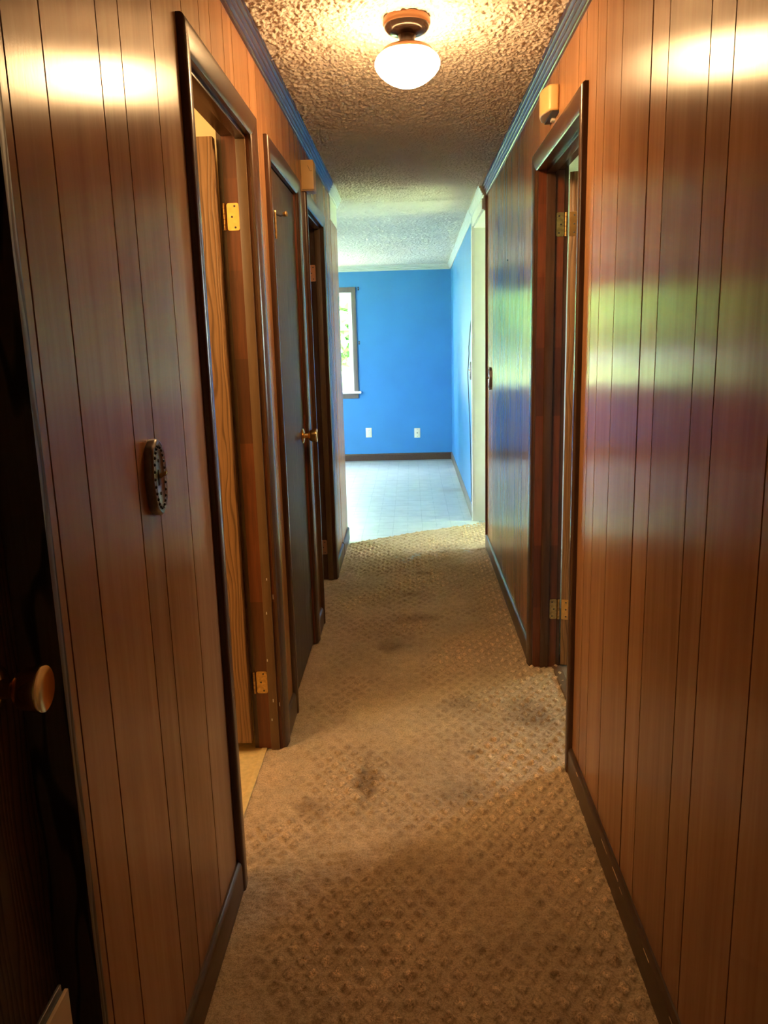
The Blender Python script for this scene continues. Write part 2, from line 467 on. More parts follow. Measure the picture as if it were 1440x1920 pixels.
def living_floor():
    r = box('floor_living_room', (-3.3, 0.60, 4.6, YB+0.1, -0.06, -0.0105), 'vinyl_seam')
    tag(r, 'pale blue-grey vinyl tile floor of the bright far room', 'floor', kind='structure')
    tx, ty = 0.2225, 0.2145
    bm = bmesh.new(); add_box(bm, -tx/2+0.0010, tx/2-0.0010, -ty/2+0.0012, ty/2-0.0012, -0.002, 0.0)
    me = bpy.data.meshes.new('vinyl_tile'); bmesh.ops.recalc_face_normals(bm, faces=bm.faces[:]); bm.to_mesh(me); bm.free(); me.materials.append(M['vinyl'])
    for i in range(-8, 3):
        for j in range(20):
            cx, cy = -0.044 + tx*i, 5.427 + ty*j
            if cx+tx/2 > 0.60 or cy + ty/2 > YB: continue
            o = bpy.data.objects.new('vinyl_tile', me); o.location = (cx, cy, -0.0085); link(o, r)
    return r
living_floor()
tag(box('floor_bathroom', (-2.3, -0.540, 1.0, 3.2, -0.05, 0.0), 'bath_vinyl'), 'yellowish vinyl floor inside the lit bathroom', 'floor', kind='structure')
tag(box('floor_bedroom', (0.618, 2.75, 1.5, 5.3, -0.05, -0.001), 'bedroom_carpet'), 'pale carpet of the room behind the right doorway', 'floor', kind='structure')
tag(box('floor_side_rooms', (-2.3, -0.545, -0.9, 1.0, -0.05, 0.0), 'groove_dark'), 'dark floor behind the closed door at left', 'floor', kind='structure')
tag(box('floor_closet', (-2.3, -0.545, 3.2, 5.6, -0.05, 0.0), 'bedroom_carpet'), 'dark floor of the unlit room on the left', 'floor', kind='structure')
tag(box('floor_entry', (0.618, 2.75, 5.3, 6.3, -0.05, -0.001), 'bedroom_carpet'), 'pale floor beyond the white cased opening', 'floor', kind='structure')
tag(box('trim_1', (0.585, 0.622, 2.475, 3.28, -0.02, 0.006), 'stop_wood', bev=0.003), 'flat brown threshold strip in the right doorway', 'trim', kind='structure')
tag(box('trim_2', (-0.550, -0.530, 1.90, 2.59, -0.02, 0.003), 'bath_vinyl', bev=0.002), 'yellowed edge strip between carpet and bathroom floor', 'trim', kind='structure')

# ------------------------------------------------------------------ setting: ceilings
def hall_ceiling():
    x = np.arange(-0.52, 0.56, 0.003); y = np.arange(2.2, 5.8, 0.003)
    X, Y = np.meshgrid(x, y)
    n = gnoise(X.shape, 1.05)
    blob = np.clip(n*0.55+0.35, 0, 1.3)
    Z = np.where(Y < 5.4, CEIL, CEIL-0.106*(Y-5.4)/(YB-5.4)) - 0.0052*blob - 0.0006*gnoise(X.shape, 6)
    Z[0, :] = CEIL
    o = grid_object('ceiling_hall', X, Y, Z, 'ceiling', flip=True)
    tag(o, 'textured plaster ceiling above the hallway lamp', 'ceiling', kind='structure')
hall_ceiling()
tag(box('ceiling_house', (-3.4, 2.8, -1.0, 5.6, CEIL+0.0005, CEIL+0.12), 'ceiling'), 'plain ceiling slab over the side rooms', 'ceiling', kind='structure')
def far_ceiling():
    xs = np.concatenate([[-3.35], np.arange(-1.0, 0.60, 0.0055)]); ys = np.arange(5.4, YB+0.12, 0.0055)
    X, Y = np.meshgrid(xs, ys)
    Z = CEIL - 0.106*(Y-5.4)/(YB-5.4) + 0.003 - np.where(Y < 5.8, 0.0, 0.0045)*np.clip(gnoise(X.shape, 0.8)*0.55+0.35, 0, 1.3)
    o = grid_object('ceiling_living_room', X, Y, Z, 'ceiling', flip=True)
    tag(o, 'pale textured ceiling of the bright far room', 'ceiling', kind='structure')
    box('roof_deck', (-3.4, 2.8, 5.3, YB+0.2, CEIL+0.004, CEIL+0.12), 'ceiling', o)
far_ceiling()

# ------------------------------------------------------------------ setting: walls
DOORS_L = [(0.26, 0.995, 2.05), (1.90, 2.59, 2.012), (2.92, 3.59, 2.012), (3.92, 4.63, 2.012)]
DOORS_R = [(2.475, 3.28, 2.012)]
JT = 0.018                               # jamb board thickness
def rough(d): return (d[0]-JT, d[1]+JT, d[2]+JT)

def wall_with_openings(name, x_hall, x_room, y0, y1, doors, mats, label, top=CEIL):
    """backing of a hall wall: hall face dark (seen only in the grooves), room face painted"""
    bm = bmesh.new(); lo, hi = min(x_hall, x_room), max(x_hall, x_room)
    y = y0
    for d in doors:
        a, b, z = rough(d)
        if a > y: add_box(bm, lo, hi, y, a, -0.02, top)
        add_box(bm, lo, hi, a, b, z, top); y = b
    add_box(bm, lo, hi, y, y1, -0.02, top)
    bm.normal_update()
    for f in bm.faces:
        c = f.calc_center_median()
        f.material_index = 1 if abs(c.x-x_room) < 1e-4 else 0
    return tag(from_bm(name, bm, mats), label, 'wall', kind='structure')
PT = 0.006
wall_left = wall_with_openings('wall_left', XL-PT, XL-WTL, -0.8, YE_L, DOORS_L, ['groove_dark', 'cream_wall'],
    'left hallway wall of grooved walnut panelling with doorways')
wall_right = wall_with_openings('wall_right', XR+PT, XR+WT, -0.8, YE_R, DOORS_R, ['groove_dark', 'grey_wall'],
    'right hallway wall of glossy grooved walnut panelling')

def planks(wall, xf, s, bounds, doors, top=CEIL-0.003, zmax=None):
    """one prism per plank between neighbouring grooves, notched around the doorways"""
    g = 0.0022
    for a, b, *w in bounds:
        ga = w[0] if w else g
        a2, b2 = a+ga, b-g
        cut = [rough(d) for d in doors if rough(d)[0] < b2 and rough(d)[1] > a2]
        poly = None
        if not cut: poly = [(a2, 0.0), (b2, 0.0), (b2, top), (a2, top)]
        else:
            lo = a2; pts = []
            for (o0, o1, z) in cut:
                if o0 > lo: pts += [(lo, 0.0), (o0, 0.0)]
                pts += [(max(o0, a2), z), (min(o1, b2), z)]
                lo = o1
            if lo < b2: pts += [(lo, 0.0), (b2, 0.0)]
            pts += [(b2, top), (a2, top)]
            poly = [p for i, p in enumerate(pts) if i == 0 or p != pts[i-1]]
        prism('plank', poly, 0, xf, xf+s*PT, 'panel', wall)
gl = [-0.8, -0.55, -0.42, -0.2, -0.05, 0.10, 0.24]
BL = list(zip(gl[:-1], gl[1:]))
gl = [0.995, 1.033, 1.145, 1.357, 1.465, 1.661, 1.887, 2.046, 2.157, 2.307, 2.421, 2.645, 2.769, 2.929, 3.033, 3.190, 3.365, 3.486, 3.634, 3.773, 3.92, 4.03, 4.20, 4.31, 4.45, 4.66, 4.78, 4.88, 5.02, 5.165]
BL += list(zip(gl[:-1], gl[1:]))
BL += [(0.24, 0.62), (0.62, 0.995)]
planks(wall_left, XL, -1, BL, DOORS_L)
gr = [-0.8, -0.55, -0.42, -0.22, 0.0, 0.13, 0.34, 0.585, 0.70, 0.86, 1.00, 1.146, 1.360, 1.466, 1.693, 1.805, 2.050, 2.213, 2.312, 2.450, 2.550, 2.764, 2.884, 3.035, 3.266, 3.433, 3.532, 3.661, 3.80, 3.934, 4.139, 4.243, 4.471, 4.65, 4.72, 4.879, 5.01, 5.13, 5.246, 5.335]
BR = [(a, b, 0.0065) if abs(a-1.805) < 1e-3 or abs(a-4.243) < 1e-3 else (a, b) for a, b in zip(gr[:-1], gr[1:])]
planks(wall_right, XR, 1, BR, DOORS_R)
# end of the left wall past the black joint: low dark panel, white wall above
for a, b in ((5.185, 5.30), (5.30, 5.47), (5.47, 5.637)):
    prism('plank', [(a+0.001, 0.0), (b-0.001, 0.0), (b-0.001, 2.13), (a+0.001, 2.13)], 0, XL, XL-PT, 'panel', wall_left)
box('upper_panel', (XL-PT, XL+0.001, 5.185, 5.637, 2.132, CEIL-0.003), 'white_paint', wall_left)
box('end_cap', (XL-WTL-0.002, XL-0.001, YE_L, YE_L+0.004, 0, CEIL-0.01), 'blue_paint', wall_left)
box('joint', (XL-PT, XL-0.002, 5.165, 5.185, 0.0, CEIL-0.06), 'black_gap', wall_left)
# wood corner strip at the end of the right panelling
prism('corner_strip', [(XR-0.014, 5.335), (XR-0.014, 5.352), (XR-0.010, 5.358), (XR+0.05, 5.358), (XR+0.05, 5.352), (XR+PT, 5.350), (XR+PT, 5.335)], 2, 0.085, 2.262, 'jamb', wall_right, 40)
box('end_cap', (XR+PT, XR+WT, YE_R, YE_R+0.004, 0, CEIL-0.01), 'white_paint', wall_right)

def wall(name, b, mat, label):
    return tag(box(name, b, mat), label, 'wall', kind='structure')
# the blue far room
wall_blue = tag(box('wall_living_right', (XB, XB+WT, 6.19, YB+0.1, -0.05, CEIL), 'blue_paint'), 'blue painted side wall on the right of the far room', 'wall', kind='structure')
def back_wall():
    bm = bmesh.new(); x0, x1, z0, z1 = -1.565, -0.655, 0.81, 1.945
    for b in ((-3.4, x0, -0.05, CEIL), (x1, 0.60, -0.05, CEIL), (x0, x1, -0.05, z0), (x0, x1, z1, CEIL)):
        add_box(bm, b[0], b[1], YB, YB+0.12, b[2], b[3])
    tag(from_bm('wall_back', bm, 'blue_paint'), 'bright blue painted back wall with window and outlets', 'wall', kind='structure')
back_wall()
def side_wall(name, xa, xb, y0, y1, oy0, oy1, oz0, oz1, mat, label):
    bm = bmesh.new()
    for b in ((y0, oy0, -0.05, CEIL), (oy1, y1, -0.05, CEIL), (oy0, oy1, -0.05, oz0), (oy0, oy1, oz1, CEIL)):
        if b[1] > b[0] and b[3] > b[2]: add_box(bm, xa, xb, b[0], b[1], b[2], b[3])
    tag(from_bm(name, bm, mat), label, 'wall', kind='structure')
side_wall('wall_living_left', -3.40, -3.30, 5.5, YB+0.1, 6.3, 8.3, 0.80, 2.10, 'blue_paint', 'blue painted far left wall of the bright room')
wall('wall_living_front', (-3.3, XL-WTL, YE_L-0.1, YE_L, -0.05, CEIL), 'blue_paint', 'blue wall closing the near side of the bright room')
wall('wall_bath_back', (-2.4, -2.3, -0.9, 5.6, -0.05, CEIL), 'cream_wall', 'cream outer wall of the left side rooms')
wall('wall_bath_near', (-2.3, XL-WTL, 1.10, 1.20, -0.05, CEIL), 'cream_wall', 'cream near wall of the lit bathroom')
wall('wall_bath_far', (-2.3, XL-WTL, 2.72, 2.82, -0.05, CEIL), 'cream_wall', 'cream painted bathroom wall behind the open door')
wall('wall_closet_far', (-2.3, XL-WTL, 3.68, 3.76, -0.05, CEIL), 'grey_wall', 'grey wall between closet and dark room')
side_wall('wall_bedroom_right', 2.70, 2.80, -0.9, 5.3, 3.8, 4.6, 1.1, 1.9, 'grey_wall', 'grey outer wall of the right side room')
wall('wall_bedroom_far', (XR+WT, 2.7, 5.25, 5.346, -0.05, CEIL), 'white_paint', 'white wall between right room and entry')
side_wall('wall_entry_right', 1.70, 1.80, 5.3, 6.4, 5.37, 6.17, 0.15, 2.15, 'white_paint', 'white outer wall of the entry on the right')
wall('wall_entry_far', (XB+WT, 2.75, 6.195, 6.30, -0.05, CEIL), 'white_paint', 'white far wall of the entry on the right')
wall('wall_behind_camera', (-2.4, 2.8, -0.95, -0.85, -0.05, CEIL), 'grey_wall', 'grey wall closing the near end of the hallway')
wall('wall_bedroom_near', (XR+WT, 2.7, 1.5, 1.6, -0.05, CEIL), 'grey_wall', 'grey near wall of the right side room')
tag(box('wall_opening_header', (XB+0.004, XR+WT, YE_R+0.004, 6.19, 2.19, CEIL), 'white_paint'), 'white header over the cased opening on the right', 'wall', kind='structure')

# ------------------------------------------------------------------ mouldings
CROWN = [(0.000, -0.058), (0.007, -0.058), (0.010, -0.055), (0.010, -0.050), (0.005, -0.048), (0.012, -0.046), (0.017, -0.042), (0.017, -0.038), (0.012, -0.035), (0.019, -0.033), (0.024, -0.029),
         (0.024, -0.024), (0.019, -0.021), (0.026, -0.019), (0.031, -0.015), (0.031, -0.010), (0.028, -0.008), (0.035, -0.006), (0.036, 0.0), (0.0, 0.0)]
def crown(name, x, s, y0, y1, mat, label, parent=None):
    bm = bmesh.new(); R = []
    for y in (y0, y1):
        R.append([bm.verts.new((x+s*p, y, ceil_z(y)+q)) for p, q in CROWN])
    n = len(CROWN)
    for i in range(n): bm.faces.new((R[0][i], R[0][(i+1) % n], R[1][(i+1) % n], R[1][i]))
    bm.faces.new(R[0]); bm.faces.new(R[1][::-1])
    o = from_bm(name, bm, mat, parent, 30)
    return tag(o, label, 'moulding', kind='structure')
crown('trim_3', XL, 1, -0.8, 5.10, 'dark_crown', 'dark ridged crown moulding along the left hallway wall')
crown('trim_4', XR, -1, -0.8, YE_R, 'dark_crown', 'dark ridged crown moulding along the right hallway wall')
crown('trim_5', XL+0.001, 1, 5.10, 5.655, 'white_paint', 'short white crown moulding at the end of the left wall')
crown('trim_6', XB+0.004, -1, YE_R+0.001, 6.19, 'white_paint', 'white crown moulding above the cased opening')
crown('trim_7', XB, -1, 6.19, YB, 'white_paint', 'white crown moulding along the blue side wall')
zc = ceil_z(YB)
prism('trim_8', [(YB-p, zc+q+0.002) for p, q in CROWN], 0, -3.3, XB, 'white_paint', None, 30)
tag(bpy.data.objects['trim_8'], 'white crown moulding along the blue back wall', 'moulding', kind='structure')

def baseboard(name, x, s, segs, h, t, mat, label):
    root = empty(name, (x, segs[0][0], 0)); tag(root, label, 'baseboard', kind='structure')
    for (a, b) in segs:
        pr = [(x, 0.0), (x+s*t, 0.0), (x+s*t, h-0.016), (x+s*t*0.85, h-0.006), (x+s*t*0.35, h), (x, h)]
        o = prism('board', pr, 1, a, b, mat, None, 40)
        # prism with axis 1 expects (x, z)
        o.parent = root; o.matrix_parent_inverse = Matrix.Translation((-x, -segs[0][0], 0))
    return root
C = 0.065
baseboard('baseboard_left', XL, 1, [(0.997, 1.90-C), (2.59+C, 2.92-C), (3.59+C, 3.92-C), (4.63+C, 5.163), (5.187, 5.637)], 0.088, 0.013, 'dark_base', 'dark brown baseboard along the left hallway wall')
baseboard('baseboard_right', XR, -1, [(-0.8, 2.475-C), (3.28+C, 5.352)], 0.088, 0.013, 'dark_base', 'scuffed dark brown baseboard along the right hallway wall')
baseboard('baseboard_blue', XB, -1, [(6.20, YB-0.013)], 0.078, 0.012, 'taupe_trim', 'taupe baseboard below the blue side wall')
prism('baseboard_back', [(YB, -0.008), (YB-0.012, -0.008), (YB-0.012, 0.06), (YB-0.006, 0.074), (YB, 0.074)], 0, -3.3, XB, 'dark_base')
tag(bpy.data.objects['baseboard_back'], 'dark baseboard below the blue back wall', 'baseboard', kind='structure')
# scuffs of bare wood on the near right baseboard
for i in range(26):
    y = 1.25 + 1.15*random.random(); l = 0.01+0.05*random.random(); z = 0.082-0.012*random.random()*random.random()
    bm = bmesh.new(); add_box(bm, XR-0.0136+0.004*(z > 0.078), XR-0.010, y, y+l, z-0.0015-0.002*random.random(), z)
    from_bm('scuff', bm, 'kick_plate', bpy.data.objects['baseboard_right']).matrix_parent_inverse = Matrix.Translation((-XR, 0.8, 0))

# ------------------------------------------------------------------ doors
CPROF = [(0.0, 0.0), (0.0, 0.007), (0.003, 0.010), (0.010, 0.0125), (0.030, 0.0165), (0.048, 0.018), (0.058, 0.0175), (0.063, 0.0145), (0.065, 0.010), (0.065, 0.0)]
def P(side, d, y, z):
    return (XL-d, y, z) if side < 0 else (XR+d, y, z)
def casing(root, side, y0, y1, z1, mat='dark_casing', legs=(True, True)):
    n = len(CPROF)
    def strip(ring):
        bm = bmesh.new(); R = [[bm.verts.new(p) for p in r] for r in ring]
        for i in range(n): bm.faces.new((R[0][i], R[0][(i+1) % n], R[1][(i+1) % n], R[1][i]))
        bm.faces.new(R[0]); bm.faces.new(R[1][::-1])
        from_bm('casing', bm, mat, root, 40)
    if legs[0]: strip([[P(side, -t, y0-w_, 0.0) for w_, t in CPROF], [P(side, -t, y0-w_, z1+w_) for w_, t in CPROF]])
    if legs[1]: strip([[P(side, -t, y1+w_, 0.0) for w_, t in CPROF], [P(side, -t, y1+w_, z1+w_) for w_, t in CPROF]])
    strip([[P(side, -t, y0-w_, z1+w_) for w_, t in CPROF], [P(side, -t, y1+w_, z1+w_) for w_, t in CPROF]])
def sbox(name, side, d0, d1, y0, y1, z0, z1, mat, root, bev=0.0):
    xs = sorted((P(side, d0, 0, 0)[0], P(side, d1, 0, 0)[0]))
    return box(name, (xs[0], xs[1], y0, y1, z0, z1), mat, root, bev)
def frame(root, side, y0, y1, z1, stop=(0.010, 0.040), jm='jamb', sm='stop_wood'):
    wt = WTL if side < 0 else WT
    for a, b in ((y0-JT, y0), (y1, y1+JT)):
        sbox('jamb', side, 0.0005, wt-0.0005, a, b, 0.0, z1+JT, jm, root)
    sbox('head_jamb', side, 0.0005, wt-0.0005, y0, y1, z1, z1+JT, 'dark_casing', root)
    st = 0.011
    sbox('door_stop', side, stop[0], stop[1], y0, y0+st, 0, z1-st, sm, root, 0.002)
    sbox('door_stop', side, stop[0], stop[1], y1-st, y1, 0, z1-st, sm, root, 0.002)
    sbox('door_stop', side, stop[0], stop[1], y0, y1, z1-st, z1, 'dark_casing', root, 0.002)
def hinge(root, side, d0, d1, y, zc_, mat, h=0.088, pin_d=None, leaf2=None):
    """leaf on the far jamb (facing the camera) between depths d0..d1, barrel at pin_d"""
    hg = empty('hinge', (0, 0, 0), root)
    bm = bmesh.new()
    xs = sorted((P(side, d0, 0, 0)[0], P(side, d1, 0, 0)[0]))
    add_box(bm, xs[0], xs[1], y-0.0025, y+0.001, zc_-h/2, zc_+h/2)
    ed = [e for e in bm.edges if abs(e.verts[0].co.y-e.verts[1].co.y) > 0.002]
    bmesh.ops.bevel(bm, geom=ed, offset=0.006, segments=3, affect='EDGES', profile=0.5)
    from_bm('leaf', bm, mat, hg)
    for k, dz in ((0.35, 0.031), (0.6, 0.0), (0.35, -0.031)):
        dd = d0+(d1-d0)*k
        lathe('screw', [(0, 0.0), (0, 0.0036), (0.0012, 0.003), (0.0012, 0.0)], P(side, dd, y-0.0022, zc_+dz), (0, -1, 0), 'slot_dark', hg, 10)
    if pin_d is not None:
        for k in range(5):
            z0 = zc_-h/2+k*h/5
            lathe('knuckle', [(0.0006, 0), (0.0006, 0.0052), (h/5-0.0006, 0.0052), (h/5-0.0006, 0)], P(side, pin_d, y-0.004, z0), (0, 0, 1), mat, hg, 12)
    return hg
KNOB = [(0.0, 0.0), (0.0, 0.032), (0.003, 0.033), (0.007, 0.029), (0.010, 0.020), (0.012, 0.0125), (0.026, 0.0115), (0.030, 0.0145), (0.035, 0.0225), (0.044, 0.0270),
        (0.056, 0.0290), (0.064, 0.0300), (0.066, 0.0290), (0.0655, 0.0275), (0.063, 0.020), (0.0615, 0.010), (0.061, 0.0)]
def knob(root, side, d, y, z, mat):
    dirx = 1 if side < 0 else -1
    k = empty('knob', (0, 0, 0), root)
    lathe('rosette', KNOB[:5]+[(0.010, 0.0)], P(side, d, y, z), (dirx, 0, 0), mat, k, 40, 35)
    lathe('handle', [(0.009, 0.0)]+KNOB[4:5]+KNOB[5:], P(side, d, y, z), (dirx, 0, 0), mat, k, 48, 40)

# door_1: open bathroom doorway on the left
d1 = empty('door_1', (XL, 1.9, 0)); d1.matrix_world = Matrix.Identity(4)
tag(d1, 'dark framed bathroom doorway with wood grain door standing open inside', 'door', kind='structure')
casing(d1, -1, *DOORS_L[1]); frame(d1, -1, *DOORS_L[1])
s1 = box('door_slab', (-1.264, -0.576, 2.552, 2.587, 0.040, 2.004), 'door_wood_lit', d1, 0.0015)
box('gap_shade_casing', (-0.5735, -0.5595, 2.594, 2.655, 0, 2.07), 'dark_casing', d1)  # dark casing strip added so the hinge gap looks shaded
hinge(d1, -1, 0.042, 0.079, 2.59, 1.780, 'brass', 0.080, 0.087)
hinge(d1, -1, 0.042, 0.079, 2.59, 0.250, 'aged_brass', 0.080, 0.087)
# paint chips on the bathroom jamb
for (d, z) in ((0.020, 0.62), (0.027, 0.50), (0.034, 0.33), (0.022, 0.18), (0.030, 0.11), (0.004, 0.55), (0.003, 0.16)):
    sbox('paint_chip', -1, d, d+0.003, 2.59-0.0115 if 0.010 < d < 0.040 else 2.5895, 2.5905, z, z+0.008+0.01*random.random(), 'white_paint', d1)
# door_2: closed closet door on the left
d2 = empty('door_2'); tag(d2, 'closed dark brown closet door with brass knob on left wall', 'door', kind='structure')
casing(d2, -1, *DOORS_L[2]); frame(d2, -1, *DOORS_L[2], stop=(0.046, 0.078))
sbox('door_slab', -1, 0.008, 0.043, 2.923, 3.587, 0.012, 2.008, 'door_wood_shaded', d2, 0.0015)
knob(d2, -1, 0.008, 3.525, 0.995, 'brass')
ps = empty('hinge_pin_stop', (0, 0, 0), d2)
lathe('pin', [(0, 0), (0, 0.0055), (0.088, 0.0055), (0.088, 0.007), (0.094, 0.006), (0.094, 0)], P(-1, -0.012, 2.945, 1.755), (0, 0, 1), 'aged_brass', ps, 12)
tube('stop_arm', [P(-1, -0.012, 2.945, 1.838), P(-1, -0.028, 2.960, 1.834), P(-1, -0.040, 2.985, 1.840)], 0.0035, 'pewter_dark', ps)
lathe('bumper', [(0, 0), (0, 0.008), (0.012, 0.010), (0.014, 0.007), (0.014, 0)], P(-1, -0.038, 2.980, 1.840), (0.75, -0.3, 0.1), 'aged_brass', ps, 14)
# door_3: dark doorway further on
d3 = empty('door_3'); tag(d3, 'dark open doorway at the far end of the left wall', 'door', kind='structure')
casing(d3, -1, *DOORS_L[3]); frame(d3, -1, *DOORS_L[3], jm='dark_casing')
box('door_slab', (-1.280, -0.578, 4.592, 4.627, 0.012, 2.004), 'door_wood_shaded', d3, 0.0015)
hinge(d3, -1, 0.042, 0.079, 4.63, 1.770, 'copper_hinge', 0.088, 0.087)
hinge(d3, -1, 0.042, 0.079, 4.63, 0.200, 'copper_hinge', 0.088, 0.087)
# door_4: open doorway on the right
d4 = empty('door_4'); tag(d4, 'dark framed open doorway with brass hinges in the right wall', 'door', kind='structure')
casing(d4, 1, *DOORS_R[0]); frame(d4, 1, *DOORS_R[0], stop=(0.031, 0.065), sm='dark_casing')
box('gap_shade_casing', (0.6012, 0.616, 3.284, 3.35, 0, 2.07), 'dark_casing', d4)  # dark strip added as casing to black out the bright hinge gap
hinge(d4, 1, 0.070, 0.100, 3.28, 1.815, 'aged_brass', 0.088, 0.107)
hinge(d4, 1, 0.070, 0.100, 3.28, 0.262, 'aged_brass', 0.088, 0.107)
sl = empty('open_leaf', (0.614, 3.272, 0), d4)
slab = box('door_slab', (0.004, 0.039, 0.004, 0.79, 0.012, 2.004), 'door_wood_lit', None, 0.0015); slab.parent = sl
for zc_ in (1.815, 0.262):
    lf = box('edge_leaf', (0.006, 0.034, 0.0015, 0.005, zc_-0.044, zc_+0.044), 'brass'); lf.parent = sl
    for dz in (0.031, 0, -0.031):
        sc = lathe('screw', [(0, 0), (0, 0.0036), (0.0012, 0.003), (0.0012, 0)], (0.024, 0.0016, zc_+dz), (0, -1, 0), 'slot_dark', None, 10); sc.parent = lf
sl.rotation_euler = (0, 0, math.radians(-16))
# door_5: closed door beside the camera on the left
d5 = empty('door_5'); tag(d5, 'closed dark door with tulip brass knob at the near left edge', 'door', kind='structure')
y0, y1, z1 = DOORS_L[0]
for a, b in ((y0-JT, y0), (y1, y1+0.0005)):
    sbox('jamb', -1, 0.0, WTL, a, b+(JT if b > 0.9 else 0), 0.0, z1+JT, 'door_wood_shaded', d5)
sbox('head_jamb', -1, 0.0, WTL, y0, y1, z1, z1+JT, 'door_wood_shaded', d5)
sbox('door_slab', -1, 0.056, 0.091, y0+0.003, y1-0.003, 0.012, z1-0.003, 'door_wood_shaded', d5, 0.0015)
knob(d5, -1, 0.056, 0.922, 0.985, 'knob_brass')
# cased opening (white) at the right end
op = empty('door_6'); tag(op, 'white cased opening between right wall panelling and blue wall', 'opening', kind='structure')
box('jamb', (XB+0.010, XR+WT+0.01, 6.172, 6.192, -0.01, 2.19), 'white_paint', op, 0.002)
prism('casing', [(XB-0.012, 6.170), (XB-0.012, 6.24), (XB-0.006, 6.245), (XB+0.01, 6.245), (XB+0.01, 6.166)], 2, -0.008, 2.245, 'white_paint', op, 40)
box('header_casing', (XB-0.008, XB+0.0035, YE_R+0.01, 6.17, 2.185, 2.25), 'white_paint', op, 0.003)
box('head_jamb', (XB+0.004, XR+WT, YE_R+0.004, 6.172, 2.176, 2.19), 'white_paint', op, 0.002)

# ------------------------------------------------------------------ windows
def window_back():
    r = empty('window_1'); tag(r, 'double-hung window with taupe casing in the blue wall', 'window', kind='structure')
    x0, x1, z0, z1 = -1.565, -0.655, 0.81, 1.945
    cw = 0.062
    box('casing', (x1-0.008, x1+cw-0.02, YB-0.016, YB, z0, z1+cw-0.012), 'taupe_trim', r, 0.003)
    box('casing', (x0-cw+0.02, x0+0.008, YB-0.016, YB, z0, z1+cw-0.012), 'taupe_trim', r, 0.003)
    box('head_casing', (x0-cw+0.02, x1+cw-0.02, YB-0.017, YB, z1-0.008, z1+cw-0.012), 'taupe_trim', r, 0.003)
    box('stool', (x0-cw-0.02, x1+cw+0.012, YB-0.055, YB+0.05, z0-0.018, z0+0.006), 'window_white', r, 0.004)
    box('apron', (x0-cw+0.03, x1+cw-0.02, YB-0.014, YB, z0-0.078, z0-0.018), 'taupe_trim', r, 0.003)
    for a, b in ((x0, x0+0.02), (x1-0.02, x1)):
        box('window_jamb', (a, b, YB+0.002, YB+0.118, z0, z1), 'window_white', r)
    box('window_jamb', (x0+0.02, x1-0.02, YB+0.002, YB+0.118, z1-0.02, z1), 'window_white', r)
    box('window_jamb', (x0+0.02, x1-0.02, YB+0.002, YB+0.118, z0, z0+0.012), 'window_white', r)
    zm = 1.390
    for nm, ya, za, zb in (('lower_sash', YB+0.045, z0+0.012, zm+0.014), ('upper_sash', YB+0.078, zm-0.014, z1-0.02)):
        s = empty(nm, (0, 0, 0), r); t = 0.034
        box('rail', (x0+0.02, x1-0.02, ya, ya+0.03, za, za+(t if nm == 'lower_sash' else 0.028)), 'window_white', s, 0.002)
        box('rail', (x0+0.02, x1-0.02, ya, ya+0.03, zb-0.028, zb), 'window_white', s, 0.002)
        for a in (x0+0.02, x1-0.02-t):
            box('stile', (a, a+t, ya, ya+0.03, za+0.02, zb-0.02), 'window_white', s, 0.002)
        box('pane', (x0+0.05, x1-0.05, ya+0.013, ya+0.017, za+0.02, zb-0.02), 'glass', s)
window_back()
def window_side(name, x, y0, y1, z0, z1, label, n=2):
    r = empty(name); tag(r, label, 'window', kind='structure')
    t = 0.05
    for a, b in ((z0, z0+t), (z1-t, z1)): box('rail', (x-0.03, x+0.03, y0, y1, a, b), 'window_white', r)
    for k in range(n+1):
        c = y0+(y1-y0-t)*k/n
        box('stile', (x-0.03, x+0.03, c, c+t, z0, z1), 'window_white', r)
    for k in range(n):
        c = y0+(y1-y0-t)*k/n
        box('pane', (x-0.002, x+0.002, c+t*0.8, c+(y1-y0-t)/n+t*0.2, z0+t*0.8, z1-t*0.8), 'glass', r)
window_side('window_2', -3.35, 6.3, 8.3, 0.80, 2.10, 'wide white window in the left wall of the far room')
window_side('window_3', 1.75, 5.37, 6.17, 0.15, 2.15, 'white glazed entry door panel right of the hallway end', 1)
window_side('window_4', 2.75, 3.8, 4.6, 1.1, 1.9, 'white window of the room behind the right doorway')

# ------------------------------------------------------------------ ceiling lamp
def ceiling_lamp():
    L = empty('ceiling_lamp', (0.008, 2.62, CEIL)); tag(L, 'lit flush ceiling lamp with white mushroom globe and dark bronze base', 'ceiling lamp')
    def part(n, prof, mat, **kw):
        o = lathe(n, prof, (0, 0, 0), (0, 0, -1), mat, None, 56, 45); o.parent = L; return o
    part('canopy', [(0.004, 0.0), (0.004, 0.068), (0.010, 0.070), (0.020, 0.070), (0.024, 0.067), (0.024, 0.0)], 'brown_bronze')
    part('canopy_pan', [(0.024, 0.0), (0.024, 0.0665), (0.031, 0.066), (0.040, 0.058), (0.045, 0.046), (0.046, 0.034), (0.050, 0.026), (0.060, 0.023), (0.070, 0.024), (0.070, 0.0)], 'dark_bronze')
    part('fitter', [(0.069, 0.0), (0.069, 0.026), (0.074, 0.036), (0.080, 0.055), (0.086, 0.070), (0.094, 0.077), (0.098, 0.077), (0.098, 0.0)], 'brown_bronze')
    part('globe', [(0.096, 0.0), (0.096, 0.074), (0.104, 0.084), (0.112, 0.092), (0.122, 0.0965), (0.132, 0.0965), (0.142, 0.093), (0.154, 0.084), (0.168, 0.068), (0.178, 0.052), (0.186, 0.034), (0.190, 0.016), (0.191, 0.0)], 'globe')
    o = lathe('finial_screw', [(0, 0), (0, 0.004), (0.010, 0.004), (0.010, 0)], (0.024, -0.004, -0.030), (0.3, -0.6, -0.7), 'brass', None, 10); o.parent = L
ceiling_lamp()

